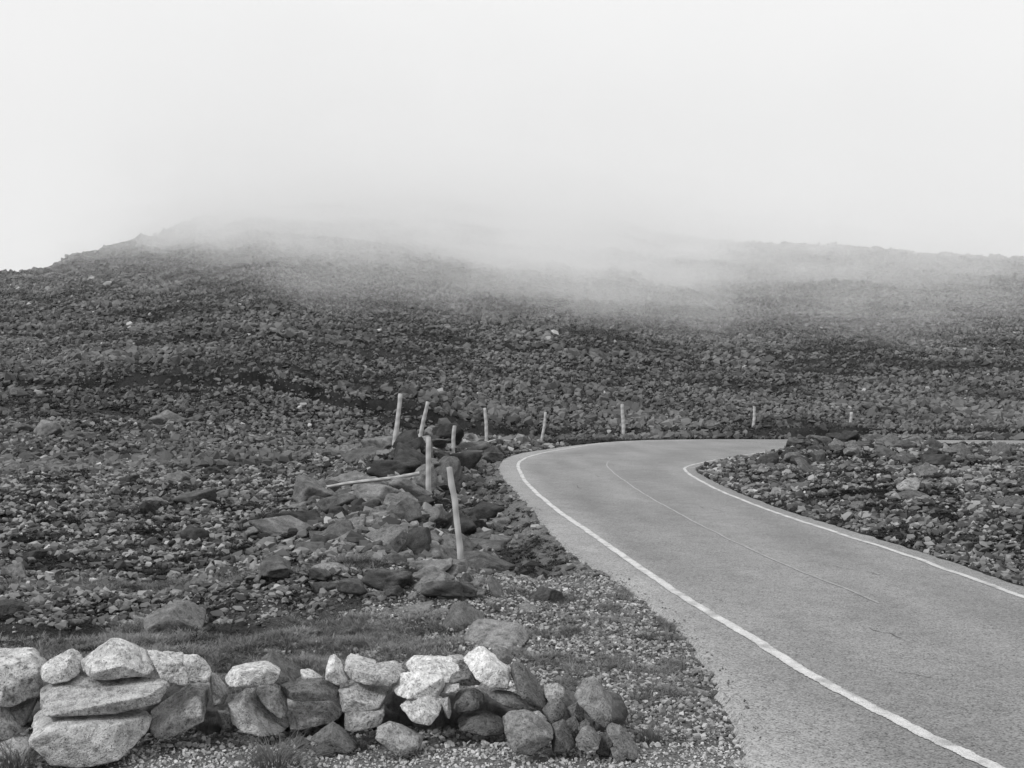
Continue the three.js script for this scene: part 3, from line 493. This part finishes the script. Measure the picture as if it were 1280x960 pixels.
// ---------------------------------------------------------------- wooden stakes and fallen poles
const grainWood = (() => { const s = 256, d = new Uint8Array(s * s * 4), r = rng(3); const cols = Array.from({ length: s }, () => r()); for (let j = 0; j < s; j++) for (let i = 0; i < s; i++) { const v = 255 * clamp(0.72 + 0.22 * (cols[(i + Math.round(3 * Math.sin(j * 0.03))) & 255] - 0.5) + 0.1 * (r() - 0.5) + 0.12 * Math.sin(j * 0.08 + i * 0.02), 0.1, 1), k = 4 * (j * s + i); d[k] = d[k + 1] = d[k + 2] = v; d[k + 3] = 255; } const t = new THREE.DataTexture(d, s, s); t.wrapS = t.wrapT = THREE.RepeatWrapping; t.magFilter = THREE.LinearFilter; t.needsUpdate = true; return t; })();
const woodMat = new THREE.MeshStandardMaterial({ map: grainWood, bumpMap: grainWood, bumpScale: 0.006, roughness: 0.85, color: new THREE.Color().setRGB(0.48, 0.48, 0.48) });
function pole(a, b, r0, r1, crook, seed) {   // a tapered, slightly crooked pole from a to b
  const n = 14, sides = 9, P = [], UV = [], idx = [], axis = b.clone().sub(a), up = Math.abs(axis.y) > 0.6 * axis.length() ? new THREE.Vector3(0, 0, 1) : new THREE.Vector3(0, 1, 0), X = axis.clone().cross(up).normalize(), Y = X.clone().cross(axis).normalize(), L = axis.length();
  for (let i = 0; i <= n; i++) {
    const t = i / n, c = a.clone().addScaledVector(axis, t).addScaledVector(X, crook * (Math.sin(t * 5 + seed) + 0.5 * N2(t * 3, seed))).addScaledVector(Y, crook * Math.cos(t * 4 + seed)), rad = lerp(r0, r1, t) * (1 + 0.08 * N2(t * 6, seed + 3));
    for (let s = 0; s <= sides; s++) { const w = s / sides * 6.2832, q = rad * (1 + 0.1 * N2(Math.cos(w) * 1.5 + seed, Math.sin(w) * 1.5 + t)); P.push(...c.clone().addScaledVector(X, Math.cos(w) * q).addScaledVector(Y, Math.sin(w) * q).toArray()); UV.push(s / sides * 0.6, t * L); }
    if (i) for (let s = 0; s < sides; s++) { const k = i * (sides + 1) + s, o = k - sides - 1; idx.push(o, o + 1, k, o + 1, k + 1, k); }
  }
  for (const end of [0, n]) { const k = P.length / 3, base = end * (sides + 1), m = [0, 0, 0]; for (let s = 0; s < sides; s++) for (let q = 0; q < 3; q++) m[q] += P[3 * (base + s) + q] / sides; const e = axis.clone().normalize().multiplyScalar(end ? 0.008 : -0.008); P.push(m[0] + e.x, m[1] + e.y, m[2] + e.z); UV.push(0, 0); for (let s = 0; s < sides; s++) idx.push(k, base + s, base + s + 1); }
  const g = new THREE.BufferGeometry(); g.setAttribute('position', new THREE.Float32BufferAttribute(P, 3)); g.setAttribute('uv', new THREE.Float32BufferAttribute(UV, 2)); g.setIndex(idx); g.computeVertexNormals(); return new THREE.Mesh(g, woodMat);
}
const at = (u, v, d) => new THREE.Vector3((u - 640) / F * d, EYE - (v - HORIZON) / F * d, -d);
const along = 'marker stakes along the outer edge of the bend';
for (const [ut, vt, ub, vb, d, w, label, group] of [
  [562, 584, 577, 718, 18.4, 8.2, 'crooked pale wooden stake leaning out of a heap of stones'],
  [535, 546, 537, 628, 31.5, 7, 'thick upright wooden stake on the berm behind the crooked one'],
  [500, 492, 494, 556, 44, 6, 'tallest pale wooden stake on the rock berm before the hill'],
  [534, 502, 524, 556, 48, 5, 'slim wooden stake leaning beside the tallest stake'],
  [568, 532, 567, 556, 52, 5, 'short stub of a wooden stake among the berm rocks'],
  [606, 510, 608, 550, 63, 4.2, 'thin upright wooden stake between the stub and the bend'],
  [682, 515, 677, 552, 72, 3.6, 'thin tilted wooden stake beside the outer edge of the bend'],
  [778, 505, 779, 541, 84, 4.6, 'bright wooden stake standing behind the crown of the road bend'],
  [943, 508, 941, 541, 86, 3.8, 'wooden marker stake beyond the road, next to the bright stake'],
  [1064, 515, 1064, 545, 88, 4.2, 'wooden marker stake beyond the road behind the rubble mound'],
  [1258, 516, 1258, 545, 92, 2.6, 'faint thin grey stake beyond the far stretch of road']]) {
  const top = at(ut, vt, d), low = at(ub, vb, d); const dir = top.clone().sub(low), g = ground(low.x, d); if (low.y > g - 0.25) low.addScaledVector(dir, (g - 0.25 - low.y) / dir.y);
  const k = d / F * w / 2, mid = low.clone(), m = pole(new THREE.Vector3(), top.clone().sub(low), k * 1.08, k * 0.9, k * (d < 20 ? 0.5 : 0.25), ub); m.position.copy(mid); thing(m, 'wooden_stake', label, 'stake', group);
}
for (const [u0, v0, u1, v1, w, label] of [[408, 611, 524, 590, 0.11, 'long pale fallen pole lying across the berm rocks'], [580, 561, 618, 551, 0.1, 'short split pole lying on rocks behind the berm']]) {
  const d0 = u0 < 500 ? 30 : standing(u0, v0) * 0.95, d1 = u0 < 500 ? 31.5 : standing(u1, v1 + 4) * 0.945, a = at(u0, v0, d0), b = at(u1, v1, d1), m = pole(new THREE.Vector3(), b.clone().sub(a), w * 0.36, w * 0.5, 0.045, u0); m.position.copy(a); thing(m, 'fallen_pole', label, 'pole');
}

// ---------------------------------------------------------------- the cloud that lies on the upper hill: a mist of droplets
{
  const r = rng(909), mistMat = new THREE.MeshPhysicalMaterial({ color: 0xffffff, roughness: 1, transmission: 0.5, thickness: 0, specularIntensity: 0, side: THREE.DoubleSide });
  const LEVELS = [500, 1100, 2200, 4200, 8000, 15000, 26000, 42000], CELL = 7, corners = [[1, 1, 1], [-1, -1, 1], [-1, 1, -1], [1, -1, -1]], q4 = new THREE.Quaternion(), c4 = new THREE.Vector3();
  const geos = LEVELS.map(n => {
    const P = new Float32Array(n * 12), idx = new Uint32Array(n * 12);
    for (let i = 0; i < n; i++) {
      const x = (r() - 0.5) * CELL, y = (r() - 0.5) * CELL, z = (r() - 0.5) * CELL; q4.set(r() - 0.5, r() - 0.5, r() - 0.5, r() - 0.5).normalize();
      corners.forEach((c, k) => { c4.set(...c).multiplyScalar(0.0081).applyQuaternion(q4); P.set([x + c4.x, y + c4.y, z + c4.z], 12 * i + 3 * k); });
      const o = 4 * i; idx.set([o, o + 1, o + 2, o, o + 3, o + 1, o, o + 2, o + 3, o + 1, o + 3, o + 2], 12 * i);
    }
    const g = new THREE.BufferGeometry(); g.setAttribute('position', new THREE.BufferAttribute(P, 3)); g.setIndex(new THREE.BufferAttribute(idx, 1)); return g;
  });
  const lower = table([[-100, 300], [0, 318], [100, 332], [200, 356], [300, 366], [450, 388], [560, 394], [700, 410], [800, 412], [880, 436], [960, 424], [1090, 438], [1180, 426], [1290, 405], [1400, 350]]);
  const lists = geos.map(() => []), thickness = table([[-100, 0.15], [60, 0.32], [200, 0.8], [320, 1.1], [440, 1], [520, 1], [740, 0.95], [850, 0.62], [960, 0.36], [1280, 0.26]]);
  for (let d = 150; d < 720; d += CELL) for (let x = -0.48 * d; x < 0.48 * d; x += CELL) {
    const u = 640 + x / d * F, D = ridgeD(u); if (d > D + 30) continue;
    const g = ground(x, d), v = HORIZON - (g - EYE) / d * F;
    for (let k = 0; k < 10; k++) {
      const y = g + CELL * (k + 0.5) - 2, wisp = fbm3(x * 0.016, y * 0.03, d * 0.01, 4), edge = lower(u) + 14 + 60 * wisp + 26 * N3(x * 0.05, y * 0.05, d * 0.02);
      const dens = (Math.pow(smooth(edge + 90, edge - 120, v), 1.8) + 0.07 * smooth(edge + 120, edge + 10, v)) * (0.65 + 0.9 * wisp) * thickness(u) * Math.exp(-k / 2.4) * 40000;
      const want = dens * (0.8 + 0.4 * r()); if (want < 250) continue;
      let q = 0; while (q < LEVELS.length - 1 && want > (LEVELS[q] + LEVELS[q + 1]) / 2) q++;
      const turn = Math.PI / 2; lists[q].push({ x, d, y, s: [1, 1, 1], rot: [0, turn * Math.floor(r() * 4), turn * Math.floor(r() * 4)], tone: 0.98 });
    }
  }
  console.log('mist cells', lists.map(l => l.length).join(' '));
  lists.forEach((l, q) => scatter('cloud_mist', 'white cloud hiding the upper slopes of the hill', 'cloud', [geos[q]], mistMat, l));
}
console.log('terrain vertices', heights.length, xs.length, ds.length);
renderer.render(scene, camera);
